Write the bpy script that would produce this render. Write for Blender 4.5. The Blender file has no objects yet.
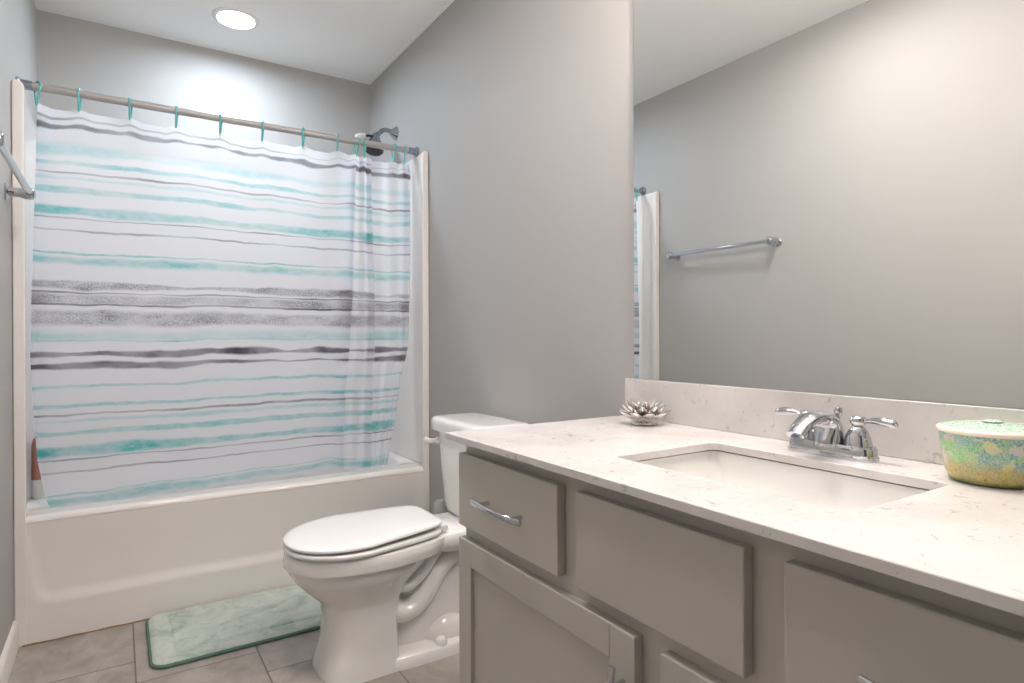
import bpy, bmesh, math, random
from mathutils import Vector, Matrix, noise
D = bpy.data
S = bpy.context.scene
C = S.collection
random.seed(7)
PI = math.pi

# ------------------------------------------------------------------ camera, world, exposure
XL, XR = -0.297, 1.227          # left and right walls
YB, YT, YN = 3.417, 2.633, -0.75  # back wall, tub front, wall behind the camera
ZC = 2.4875
CT = 0.8132                     # top of the counter

def camera():
    y, p, r = math.radians(32.65), math.radians(-0.186), math.radians(-0.1745)
    f = Vector((math.sin(y)*math.cos(p), math.cos(y)*math.cos(p), math.sin(p)))
    r0 = Vector((math.cos(y), -math.sin(y), 0)); u0 = r0.cross(f)
    R = r0*math.cos(r) + u0*math.sin(r); U = -r0*math.sin(r) + u0*math.cos(r)
    cd = D.cameras.new('camera'); c = D.objects.new('camera', cd); C.objects.link(c)
    m = Matrix((R, U, -f)).transposed().to_4x4(); m.translation = (0, 0, 1.0401)
    c.matrix_world = m
    cd.sensor_width = 36; cd.lens = 615.28/1024*36
    cd.shift_y = -(341.5-338.35)/1024
    cd.clip_start = 0.02
    S.camera = c
camera()
W = D.worlds.new('world'); S.world = W; W.use_nodes = True
W.node_tree.nodes['Background'].inputs[0].default_value = (0.8, 0.85, 0.9, 1)
W.node_tree.nodes['Background'].inputs[1].default_value = 0.1
S.view_settings.view_transform = 'Standard'; S.view_settings.look = 'None'
S.view_settings.gamma = 1; S.view_settings.use_curve_mapping = False
S.view_settings.exposure = 0.36
TUB_LIGHT = 185.0      # emission of the recessed lens over the tub
VAN_LIGHT = 80.0      # emission of each globe of the vanity lamp
FILL_LIGHT = 172.0    # emission of the added, unseen fill lens over the floor

# ------------------------------------------------------------------ node helpers
def srgb(r, g, b):
    f = lambda c: (c/255/12.92) if c/255 <= 0.04045 else ((c/255+0.055)/1.055)**2.4
    return (f(r), f(g), f(b), 1)

class NT:
    def __init__(s, name):
        s.m = D.materials.new(name); s.m.use_nodes = True
        s.t = s.m.node_tree; s.n = s.t.nodes; s.l = s.t.links
        s.b = s.n['Principled BSDF']
    def new(s, ty, **k):
        n = s.n.new(ty)
        for a, v in k.items(): setattr(n, a, v)
        return n
    def put(s, sock, v):
        if hasattr(v, 'is_linked') or isinstance(v, bpy.types.NodeSocket): s.l.new(v, sock)
        else: sock.default_value = v
    def math(s, op, a, b=None, c=None, clamp=False):
        n = s.new('ShaderNodeMath', operation=op, use_clamp=clamp)
        s.put(n.inputs[0], a)
        if b is not None: s.put(n.inputs[1], b)
        if c is not None: s.put(n.inputs[2], c)
        return n.outputs[0]
    def mix(s, f, a, b, blend='MIX'):
        n = s.new('ShaderNodeMix', data_type='RGBA', blend_type=blend)
        s.put(n.inputs[0], f); s.put(n.inputs[6], a); s.put(n.inputs[7], b)
        return n.outputs[2]
    def noise(s, vec, scale, detail=2, rough=0.5, dist=0.0):
        n = s.new('ShaderNodeTexNoise'); s.l.new(vec, n.inputs['Vector'])
        n.inputs['Scale'].default_value = scale; n.inputs['Detail'].default_value = detail
        n.inputs['Roughness'].default_value = rough; n.inputs['Distortion'].default_value = dist
        return n.outputs[0]
    def ramp(s, fac, stops, interp='LINEAR'):
        n = s.new('ShaderNodeValToRGB'); s.l.new(fac, n.inputs[0])
        e = n.color_ramp.elements; n.color_ramp.interpolation = interp
        while len(e) < len(stops): e.new(0.5)
        for q, (p, c) in zip(e, stops):
            q.position = p; q.color = c if len(c) == 4 else (*c, 1)
        return n.outputs[0]
    def coord(s, which='Object'):
        return s.new('ShaderNodeTexCoord').outputs[which]
    def xyz(s, vec):
        n = s.new('ShaderNodeSeparateXYZ'); s.l.new(vec, n.inputs[0]); return n.outputs
    def comb(s, x, y, z):
        n = s.new('ShaderNodeCombineXYZ')
        for i, v in enumerate((x, y, z)): s.put(n.inputs[i], v)
        return n.outputs[0]
    def maprange(s, v, a, b, c, d, smooth=True):
        n = s.new('ShaderNodeMapRange', interpolation_type='SMOOTHSTEP' if smooth else 'LINEAR')
        for i, q in enumerate((v, a, b, c, d)): s.put(n.inputs[i], q)
        return n.outputs[0]
    def bump(s, h, strength, dist=0.01):
        n = s.new('ShaderNodeBump'); s.l.new(h, n.inputs['Height'])
        n.inputs['Strength'].default_value = strength; n.inputs['Distance'].default_value = dist
        s.l.new(n.outputs[0], s.b.inputs['Normal'])
    def base(s, v): s.put(s.b.inputs['Base Color'], v)
    def set(s, **k):
        for a, v in k.items(): s.put(s.b.inputs[a.replace('_', ' ')], v)

M = {}
def simple(name, col, rough=0.4, metal=0.0, coat=0.0, var=0.03, scale=12, bump=0.0, bscale=300):
    t = NT(name); v = t.coord()
    n = t.noise(v, scale, 3)
    dark = tuple(c*(1-var) for c in col[:3])+(1,); light = tuple(min(1, c*(1+var)) for c in col[:3])+(1,)
    t.base(t.mix(n, dark, light)); t.set(Roughness=rough, Metallic=metal)
    if coat: t.b.inputs['Coat Weight'].default_value = coat; t.b.inputs['Coat Roughness'].default_value = 0.05
    if bump: t.bump(t.noise(v, bscale, 2), bump, 0.002)
    M[name] = t.m; return t

simple('wall_paint', srgb(174, 172, 169), 0.6, var=0.012, scale=3, bump=0.12, bscale=220)
simple('ceiling_paint', srgb(244, 243, 241), 0.8, var=0.008, scale=3, bump=0.1, bscale=160)
simple('white_trim', srgb(236, 233, 228), 0.35, var=0.01)
simple('acrylic', srgb(232, 228, 224), 0.24, var=0.012, scale=4, coat=0.3)
simple('porcelain', srgb(240, 238, 236), 0.07, var=0.006, scale=5, coat=0.6)
simple('seat_plastic', srgb(242, 241, 239), 0.18, var=0.006, scale=5)
simple('basin_white', srgb(236, 234, 231), 0.09, var=0.006, scale=5, coat=0.4)
simple('cabinet_paint', srgb(184, 179, 171), 0.38, var=0.03, scale=9, bump=0.05, bscale=120)
simple('cabinet_dark', srgb(70, 64, 58), 0.6)
simple('chrome', (0.58, 0.59, 0.61, 1), 0.06, 1.0, var=0.01)
simple('chrome_dull', (0.36, 0.41, 0.47, 1), 0.2, 1.0, var=0.03)
simple('rod_metal', srgb(176, 173, 171), 0.4, 0.3, var=0.04)
simple('silver', (0.88, 0.86, 0.83, 1), 0.17, 1.0, var=0.05, scale=60, bump=0.25, bscale=140)
simple('teal_plastic', srgb(98, 190, 188), 0.25, var=0.06, scale=40)
simple('dark_rubber', srgb(30, 31, 34), 0.5)
simple('pale_plastic', srgb(196, 197, 192), 0.25, var=0.02)
simple('pink_plastic', srgb(186, 126, 110), 0.3, var=0.1, scale=30)
simple('cap_white', srgb(232, 228, 222), 0.3)
simple('lid_cream', srgb(236, 226, 208), 0.25, var=0.03)
simple('caulk', srgb(150, 120, 92), 0.8, var=0.25, scale=60)

t = NT('mirror_glass'); n = t.noise(t.coord(), 2, 1)
t.base(t.mix(n, (0.86, 0.875, 0.865, 1), (0.87, 0.88, 0.87, 1))); t.set(Metallic=1.0, Roughness=0.0); M['mirror_glass'] = t.m
t = NT('mirror_edge'); n = t.noise(t.coord(), 20, 1)
t.base(t.mix(n, srgb(70, 80, 78), srgb(96, 104, 100))); t.set(Roughness=0.2); M['mirror_edge'] = t.m

def emit(name, col, strength):
    t = NT(name); n = t.noise(t.coord(), 3, 1)
    t.base((0.9, 0.9, 0.9, 1)); t.set(Roughness=0.4)
    t.put(t.b.inputs['Emission Color'], t.mix(n, col, tuple(c*0.99 for c in col[:3])+(1,)))
    t.b.inputs['Emission Strength'].default_value = strength; M[name] = t.m
emit('tub_lens', (0.74, 0.86, 1.0, 1), TUB_LIGHT)
emit('fill_lens', (1.0, 0.94, 0.905, 1), FILL_LIGHT)
emit('vanity_globe', (1.0, 0.91, 0.86, 1), VAN_LIGHT)

# quartz: near-white ground, soft clouds, scattered short grey flecks
def quartz():
    t = NT('quartz'); v = t.coord()
    cl = t.noise(v, 5, 5, 0.6)
    g = t.ramp(cl, [(0.3, srgb(200, 195, 192)), (0.55, srgb(214, 210, 207)), (0.8, srgb(221, 218, 216))])
    w = t.noise(v, 48, 4, 0.65, 1.0)
    fl = t.ramp(w, [(0.0, (0, 0, 0)), (0.605, (0, 0, 0)), (0.66, (1, 1, 1)), (1, (1, 1, 1))])
    patch = t.maprange(t.noise(v, 7, 2), 0.36, 0.55, 0.0, 1.0)
    f = t.math('MULTIPLY', t.math('MULTIPLY', fl, patch), 0.46)
    c = t.mix(f, g, srgb(138, 130, 124))
    fine = t.ramp(t.noise(v, 170, 2, 0.6), [(0, (0, 0, 0)), (0.70, (0, 0, 0)), (0.76, (1, 1, 1)), (1, (1, 1, 1))])
    c = t.mix(t.math('MULTIPLY', fine, 0.4), c, srgb(160, 150, 142))
    t.base(c); t.set(Roughness=0.16); M['quartz'] = t.m
quartz()

# stone-look floor tile laid in columns running away from the door
def floor_tile():
    t = NT('floor_tile'); v = t.coord(); o = t.xyz(v)
    cx = t.math('DIVIDE', t.math('SUBTRACT', o[0], 0.042), 0.345)
    col = t.math('FLOOR', cx); fx = t.math('FRACT', cx)
    ry = t.math('DIVIDE', t.math('ADD', t.math('SUBTRACT', o[1], 2.165), t.math('MULTIPLY', col, 0.147)), 0.64)
    row = t.math('FLOOR', ry); fy = t.math('FRACT', ry)
    dx = t.math('MULTIPLY', t.math('SUBTRACT', 0.5, t.math('ABSOLUTE', t.math('SUBTRACT', fx, 0.5))), 0.345)
    dy = t.math('MULTIPLY', t.math('SUBTRACT', 0.5, t.math('ABSOLUTE', t.math('SUBTRACT', fy, 0.5))), 0.64)
    d = t.math('MINIMUM', dx, dy)
    g = t.maprange(d, 0.0016, 0.0030, 1.0, 0.0)
    wn = t.new('ShaderNodeTexWhiteNoise'); t.l.new(t.comb(col, row, 0.0), wn.inputs[0])
    off = t.math('MULTIPLY', wn.outputs[0], 9.0)
    sv = t.comb(t.math('ADD', t.math('MULTIPLY', o[0], 1.6), off), o[1], off)
    a = t.noise(sv, 6, 6, 0.62, 0.6); b = t.noise(sv, 38, 4, 0.6)
    c = t.ramp(a, [(0.25, srgb(126, 119, 113)), (0.5, srgb(164, 157, 150)), (0.75, srgb(194, 188, 182))])
    c = t.mix(t.math('MULTIPLY', b, 0.35), c, srgb(140, 130, 118))
    c = t.mix(t.math('MULTIPLY', wn.outputs[0], 0.3), c, srgb(176, 170, 163))
    c = t.mix(g, c, srgb(108, 99, 91))
    t.base(c); t.set(Roughness=0.42)
    t.bump(t.math('SUBTRACT', t.math('MULTIPLY', b, 0.15), g), 0.35, 0.002)
    M['floor_tile'] = t.m
floor_tile()

# bath mat pile: pale sage with brushed darker streaks
def mat_pile():
    t = NT('mat_pile'); v = t.coord()
    a = t.noise(v, 7, 5, 0.65, 1.5); b = t.noise(v, 90, 3, 0.6)
    c = t.ramp(a, [(0.3, srgb(138, 156, 145)), (0.45, srgb(188, 198, 189)), (0.7, srgb(218, 222, 215))])
    c = t.mix(t.math('MULTIPLY', b, 0.3), c, srgb(166, 184, 172))
    t.base(c); t.set(Roughness=0.95)
    t.b.inputs['Sheen Weight'].default_value = 0.4
    t.bump(b, 0.5, 0.003); M['mat_pile'] = t.m
    t = NT('mat_edge'); v = t.coord(); b = t.noise(v, 80, 3)
    t.base(t.mix(b, srgb(70, 100, 84), srgb(110, 138, 120))); t.set(Roughness=0.95); t.bump(b, 0.5, 0.003)
    M['mat_edge'] = t.m
mat_pile()

# printed curtain: watercolour stripes by height along the cloth
def curtain_cloth():
    t = NT('curtain_cloth')
    uv = t.xyz(t.coord('UV')); u, v = uv[0], uv[1]
    w1 = t.noise(t.comb(t.math('MULTIPLY', u, 2.2), t.math('MULTIPLY', v, 0.8), 0.0), 1.0, 3, 0.55)
    w2 = t.noise(t.comb(t.math('MULTIPLY', u, 16), t.math('MULTIPLY', v, 5), 3.0), 1.0, 3, 0.6)
    warp = t.math('ADD', t.math('MULTIPLY', t.math('SUBTRACT', w1, 0.5), 0.050), t.math('MULTIPLY', t.math('SUBTRACT', w2, 0.5), 0.009))
    vw = t.math('ADD', v, warp)
    sp = t.noise(t.comb(t.math('MULTIPLY', u, 1.0), t.math('MULTIPLY', v, 0.8), 0.0), 190, 3, 0.7)
    patch = t.noise(t.comb(t.math('MULTIPLY', u, 9), t.math('MULTIPLY', v, 22), 5.0), 1.0, 3, 0.6)
    speck = t.maprange(t.math('ADD', sp, t.math('MULTIPLY', t.math('SUBTRACT', patch, 0.5), 0.7)), 0.34, 0.66, 0.32, 1.0)
    def stripe(c, w, s, lo=0.55, hi=0.9, f=3.0, soft=1.0, sk=False):
        n = t.noise(t.comb(t.math('MULTIPLY', u, f), c*37.7, c*11.3), 1.0, 2, 0.5)
        n = t.maprange(n, 0.3, 0.7, 0.0, 1.0, False)
        wd = t.math('MULTIPLY', t.math('MULTIPLY_ADD', n, hi, lo), w)
        d = t.math('ABSOLUTE', t.math('SUBTRACT', vw, c))
        m = t.maprange(t.math('DIVIDE', d, wd), 1.0-0.45*soft, 1.0+0.35*soft, 1.0, 0.0)
        k = t.math('MULTIPLY', m, t.math('MULTIPLY_ADD', n, 0.5*s, 0.6*s))
        if sk: k = t.math('MULTIPLY', k, speck)
        return k
    def total(lst):
        r = None
        for a in lst:
            k = stripe(**a); r = k if r is None else t.math('MAXIMUM', r, k)
        return t.math('MINIMUM', r, 1.0)
    A = lambda c, w, s, **k: dict(c=c, w=w, s=s, **k)
    aqua = total([A(1.728, .018, .38, soft=1.6), A(1.678, .007, .50), A(1.623, .007, .36, soft=1.5), A(1.580, .011, .55),
                  A(1.505, .017, .80), A(1.351, .0035, .65), A(1.324, .014, .60, soft=1.6), A(1.046, .017, .34, soft=1.8),
                  A(1.030, .0035, .55), A(.862, .0055, .55), A(.790, .006, .62), A(.734, .007, .38, soft=1.5), A(.690, .010, .62),
                  A(.624, .016, .82), A(.479, .0035, .5), A(.456, .015, .62, soft=1.5)])
    gray = total([A(1.848, .004, .45), A(1.815, .012, .85, lo=.10, hi=1.5, f=4.2), A(1.643, .0035, .62), A(1.478, .0028, .62), A(1.434, .0034, .62),
                  A(1.234, .013, .85, sk=True, lo=.4, hi=1.0), A(1.207, .0032, .85), A(1.183, .017, .75, sk=True, lo=.9, hi=.3), A(1.163, .0036, .95),
                  A(1.113, .024, .85, sk=True, lo=.9, hi=.35), A(.980, .013, 1.0, lo=.10, hi=1.5, f=3.4), A(.937, .012, 1.0, lo=.14, hi=1.4, f=3.0),
                  A(.757, .0042, .72), A(.594, .0028, .62), A(.553, .0034, .68)])
    weave = t.noise(t.comb(t.math('MULTIPLY', u, 1), v, 0.0), 700, 1)
    c = t.mix(weave, srgb(243, 243, 247), srgb(249, 249, 252))
    br = t.noise(t.comb(t.math('MULTIPLY', u, 26), t.math('MULTIPLY', v, 60), 9.0), 1.0, 4, 0.7)
    wide = t.noise(t.comb(t.math('MULTIPLY', u, 5), t.math('MULTIPLY', v, 9), 2.0), 1.0, 3, 0.6)
    dry = t.math('MULTIPLY', t.maprange(br, 0.34, 0.62, 0.68, 1.05), t.maprange(wide, 0.32, 0.66, 0.62, 1.25))
    aqua = t.math('MULTIPLY', aqua, dry, clamp=True)
    gray = t.math('MULTIPLY', gray, t.maprange(wide, 0.30, 0.62, 1.0, 0.62), clamp=True)
    c = t.mix(aqua, c, srgb(92, 202, 202))
    c = t.mix(gray, c, srgb(68, 60, 80))
    t.base(c); t.set(Roughness=0.75)
    tr = t.new('ShaderNodeBsdfTranslucent'); t.l.new(c, tr.inputs[0])
    mx = t.new('ShaderNodeMixShader'); mx.inputs[0].default_value = 0.70
    t.l.new(t.b.outputs[0], mx.inputs[1]); t.l.new(tr.outputs[0], mx.inputs[2])
    sh = t.new('ShaderNodeBsdfTransparent'); t.l.new(c, sh.inputs[0])
    m2 = t.new('ShaderNodeMixShader'); m2.inputs[0].default_value = 0.24      # sheer voile
    t.l.new(mx.outputs[0], m2.inputs[1]); t.l.new(sh.outputs[0], m2.inputs[2])
    t.l.new(m2.outputs[0], t.n['Material Output'].inputs[0])
    M['curtain_cloth'] = t.m
curtain_cloth()

# mosaic glass of the jar
def jar_glass():
    t = NT('jar_mosaic'); v = t.coord(); o = t.xyz(v)
    vo = t.new('ShaderNodeTexVoronoi'); wv = t.new('ShaderNodeTexNoise'); t.l.new(v, wv.inputs[0]); wv.inputs['Scale'].default_value = 90; wv.inputs['Detail'].default_value = 3
    av = t.new('ShaderNodeVectorMath', operation='MULTIPLY_ADD'); t.l.new(wv.outputs[1], av.inputs[0]); av.inputs[1].default_value = (.02, .02, .02); t.l.new(v, av.inputs[2]); t.l.new(av.outputs[0], vo.inputs['Vector']); vo.inputs['Scale'].default_value = 62
    h = t.xyz(vo.outputs['Color'])[0]
    c = t.ramp(h, [(0.0, srgb(60, 150, 165)), (0.2, srgb(120, 180, 180)), (0.36, srgb(96, 176, 150)), (0.46, srgb(120, 200, 140)),
                   (0.66, srgb(206, 205, 160)), (0.8, srgb(96, 190, 170)), (0.92, srgb(200, 190, 200))])
    fn = t.noise(v, 420, 3, 0.7)
    c = t.mix(t.maprange(fn, 0.40, 0.60, 0.0, 0.65), c, srgb(214, 206, 160))
    band = t.maprange(t.math('ADD', o[2], t.math('MULTIPLY', t.noise(v, 40, 3), 0.02)), 0.034, 0.052, 1.0, 0.0)
    c = t.mix(t.math('MULTIPLY', band, t.maprange(fn, 0.35, 0.6, 0.95, 0.4)), c, srgb(196, 164, 74))
    low = t.maprange(t.math('ADD', o[2], t.math('MULTIPLY', t.noise(v, 50, 3), 0.01)), 0.007, 0.014, 1.0, 0.0)
    c = t.mix(t.math('MULTIPLY', low, 0.75), c, srgb(86, 110, 74))
    crack = t.noise(v, 230, 4, 0.7)
    c = t.mix(t.maprange(crack, 0.60, 0.68, 0.0, 0.5), c, srgb(50, 70, 52))
    t.base(c); t.set(Roughness=0.15); t.bump(fn, 0.3, 0.001); M['jar_mosaic'] = t.m
    t = NT('lid_mosaic'); v = t.coord(); fn = t.noise(v, 330, 3, 0.7)
    c = t.ramp(fn, [(0.35, srgb(120, 160, 138)), (0.5, srgb(176, 206, 188)), (0.68, srgb(232, 232, 214))])
    t.base(c); t.set(Roughness=0.2); t.bump(fn, 0.25, 0.001); M['lid_mosaic'] = t.m
jar_glass()

# ------------------------------------------------------------------ mesh helpers
class MB:
    def __init__(s): s.v = []; s.f = []
    def add(s, vs, fs):
        o = len(s.v); s.v += [tuple(q) for q in vs]; s.f += [tuple(i+o for i in q) for q in fs]; return s
    def box(s, x0, x1, y0, y1, z0, z1):
        v = [(x, y, z) for z in (z0, z1) for y in (y0, y1) for x in (x0, x1)]
        return s.add(v, [(0, 2, 3, 1), (4, 5, 7, 6), (0, 1, 5, 4), (2, 6, 7, 3), (0, 4, 6, 2), (1, 3, 7, 5)])
    def loft(s, rings, cap0=True, cap1=True, closed=True):
        n = len(rings[0]); v = [p for r in rings for p in r]; f = []
        for i in range(len(rings)-1):
            for j in range(n if closed else n-1):
                k = (j+1) % n
                f.append((i*n+j, i*n+k, (i+1)*n+k, (i+1)*n+j))
        if cap0: f.append(tuple(range(n-1, -1, -1)))
        if cap1: f.append(tuple(range((len(rings)-1)*n, len(rings)*n)))
        return s.add(v, f)
    def lathe(s, prof, n=32, o=(0, 0, 0), axis='z', dirv=1):
        rings = []
        for r, h in prof:
            r = max(r, 1e-5); q = []
            for j in range(n):
                a = 2*PI*j/n; c, d = r*math.cos(a), r*math.sin(a)
                if axis == 'z': p = (o[0]+c, o[1]+d, o[2]+dirv*h)
                elif axis == 'x': p = (o[0]+dirv*h, o[1]+c, o[2]+d)
                else: p = (o[0]+d, o[1]+dirv*h, o[2]+c)
                q.append(p)
            rings.append(q)
        return s.loft(rings)
    def tube(s, pts, rad, n=16, closed=False, flat=None):
        pts = [Vector(p) for p in pts]; N = len(pts)
        if not hasattr(rad, '__len__'): rad = [rad]*N
        rings = []; up = None
        for i, p in enumerate(pts):
            if closed: t = pts[(i+1) % N]-pts[i-1]
            else: t = pts[min(i+1, N-1)]-pts[max(i-1, 0)]
            t.normalize()
            if up is None:
                up = Vector((0, 0, 1)) if abs(t.z) < 0.9 else Vector((1, 0, 0))
            a = (up - t*up.dot(t)).normalized(); up = a; b = t.cross(a)
            r = rad[i]; rw, rh = (r, r) if not hasattr(r, '__len__') else r
            rings.append([p + b*rw*math.cos(2*PI*j/n) + a*rh*math.sin(2*PI*j/n) for j in range(n)])
        if closed:
            rings.append(rings[0]); return s.loft(rings, False, False)
        return s.loft(rings)
    def grid(s, fn, nu, nv):
        v = [fn(i/nu, j/nv) for j in range(nv+1) for i in range(nu+1)]
        f = [(j*(nu+1)+i, j*(nu+1)+i+1, (j+1)*(nu+1)+i+1, (j+1)*(nu+1)+i) for j in range(nv) for i in range(nu)]
        return s.add(v, f)
    def build(s, name, mat, parent=None, bevel=0, seg=2, angle=40, sub=0, loc=None, recalc=True, bevel_angle=30, flat=False):
        me = D.meshes.new(name); org = Vector(loc) if loc else Vector((0, 0, 0))
        me.from_pydata([tuple(Vector(p)-org) for p in s.v], [], s.f)
        bm = bmesh.new(); bm.from_mesh(me)
        bmesh.ops.remove_doubles(bm, verts=bm.verts, dist=1e-6)
        if recalc: bmesh.ops.recalc_face_normals(bm, faces=bm.faces)
        bm.to_mesh(me); bm.free()
        for p in me.polygons: p.use_smooth = not flat
        me.set_sharp_from_angle(angle=math.radians(angle))
        me.materials.append(M[mat])
        o = D.objects.new(name, me); C.objects.link(o); o.location = org
        if parent:
            o.parent = parent
            o.location = org - wloc(parent)
        if bevel:
            b = o.modifiers.new('bevel', 'BEVEL'); b.width = bevel; b.segments = seg
            b.limit_method = 'ANGLE'; b.angle_limit = math.radians(bevel_angle); b.harden_normals = False
        if sub:
            q = o.modifiers.new('sub', 'SUBSURF'); q.levels = sub; q.render_levels = sub
        return o

def wloc(o):
    p = Vector(o.location)
    while o.parent: o = o.parent; p += Vector(o.location)
    return p
def thing(name, label, cat, loc=(0, 0, 0), group=None):
    o = D.objects.new(name, None); C.objects.link(o); o.location = loc; o.empty_display_size = 0.05
    return tag(o, label, cat, group)
def tag(o, label, cat, group=None):
    o['label'] = label; o['category'] = cat
    if group: o['group'] = group
    return o
def struct(o): o['kind'] = 'structure'; return o
def lerp(a, b, t): return a+(b-a)*t
def sm(t): t = max(0, min(1, t)); return t*t*(3-2*t)
def interp(keys, t):
    if t <= keys[0][0]: return list(keys[0][1:])
    for a, b in zip(keys, keys[1:]):
        if t <= b[0]:
            k = (t-a[0])/(b[0]-a[0]); return [lerp(p, q, k) for p, q in zip(a[1:], b[1:])]
    return list(keys[-1][1:])
def spline(pts, n):
    """Catmull-Rom through pts, n samples per span"""
    P = [Vector(p) for p in pts]; P = [2*P[0]-P[1]]+P+[2*P[-1]-P[-2]]; out = []
    for i in range(1, len(P)-2):
        for k in range(n):
            t = k/n; a, b, c, d = P[i-1], P[i], P[i+1], P[i+2]
            out.append(0.5*((2*b)+(c-a)*t+(2*a-5*b+4*c-d)*t*t+(3*b-a-3*c+d)*t**3))
    out.append(P[-2]); return out
def superellipse(cx, cy, z, a, b, e=2.5, n=48, e2=None, a2=None):
    """ring; a2/e2 shape the +x half"""
    r = []
    for j in range(n):
        t = 2*PI*j/n; c, s = math.cos(t), math.sin(t)
        ee = e if (c < 0 or e2 is None) else e2; aa = a if (c < 0 or a2 is None) else a2
        r.append((cx+aa*math.copysign(abs(c)**(2/ee), c), cy+b*math.copysign(abs(s)**(2/ee), s), z))
    return r

# ------------------------------------------------------------------ room shell
def room():
    T = 0.1
    struct(MB().box(XL-T, XR+T, YN-T, YB+T, -T, 0).build('floor', 'floor_tile'))
    struct(MB().box(XL-T, XR+T, YN-T, YB+T, ZC, ZC+T).build('ceiling', 'ceiling_paint'))
    struct(MB().box(XL-T, XL, YN-T, YB+T, 0, ZC).build('wall_left', 'wall_paint'))
    struct(MB().box(XR, XR+T, YN-T, YB+T, 0, ZC).build('wall_right', 'wall_paint'))
    struct(MB().box(XL, XR, YB, YB+T, 0, ZC).build('wall_back', 'wall_paint'))
    m = MB(); da, db, dh = -0.20, 0.58, 2.05
    m.box(XL, da, YN-T, YN, 0, ZC); m.box(db, XR, YN-T, YN, 0, ZC); m.box(da, db, YN-T, YN, dh, ZC)
    struct(m.build('wall_front', 'wall_paint'))
    m = MB()
    for a, b, c, d in ((da-.06, da, 0, dh+.06), (db, db+.06, 0, dh+.06), (da, db, dh, dh+.06)): m.box(a, b, YN, YN+.016, c, d)
    struct(m.build('trim_1', 'white_trim', bevel=0.004))
    def base(name, y0, y1, x, s):
        prof = [(0, 0), (0.013, 0), (0.013, 0.075), (0.010, 0.085), (0.005, 0.092), (0, 0.095)]
        r0 = [(x+s*a, y0, h) for a, h in prof]; r1 = [(x+s*a, y1, h) for a, h in prof]
        struct(MB().loft([r0, r1]).build(name, 'white_trim'))
    base('baseboard_left', YN, YT-0.001, XL, 1)
    base('baseboard_right', 1.30, YT-0.001, XR, -1)
room()

# ------------------------------------------------------------------ lamps
def recessed_light(cx, cy, label, lens):
    t = thing('recessed_light', label, 'ceiling light', (cx, cy, ZC))
    prof = [(0.074, -0.001), (0.074, -0.006), (0.079, -0.011), (0.090, -0.010), (0.098, -0.004), (0.099, -0.0005)]
    MB().loft([[(cx+r*math.cos(2*PI*i/48), cy+r*math.sin(2*PI*i/48), ZC+h) for i in range(48)] for r, h in prof+prof[:1]], False, False).build('trim_ring', 'white_trim', t)
    MB().lathe([(0.0, -0.0045), (0.05, -0.0042), (0.0735, -0.003), (0.0735, -0.001), (0.0, -0.001)], 40, (cx, cy, ZC)).build('lens', lens, t)
recessed_light(0.458, 3.026, 'lit round recessed light in the white ceiling over the bathtub', 'tub_lens')
recessed_light(0.27, 1.35, 'added unseen round fill light in the ceiling over the open floor', 'fill_lens')  # out-of-view lamp added to brighten the walls, floor and cabinet fronts

def vanity_light():
    y0, z0 = 0.67, 2.17
    t = thing('vanity_light', 'chrome bar light with three frosted globes above the mirror', 'wall light', (XR, y0, z0))
    MB().box(XR-0.022, XR, y0-0.30, y0+0.30, z0-0.045, z0+0.045).build('back_plate', 'chrome', t, bevel=0.006)
    for k in (-0.22, 0, 0.22):
        a = MB().tube(spline([(XR-0.02, y0+k, z0), (XR-0.07, y0+k, z0+0.012), (XR-0.11, y0+k, z0-0.01), (XR-0.115, y0+k, z0-0.03)], 6), 0.008, 12)
        a.build('arm', 'chrome', t)
        MB().lathe([(0.024, 0), (0.03, -0.02), (0.055, -0.05), (0.064, -0.085), (0.055, -0.12), (0.03, -0.14), (0.0, -0.145)], 28, (XR-0.115, y0+k, z0-0.03)).build('globe', 'vanity_globe', t)
vanity_light()

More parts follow.
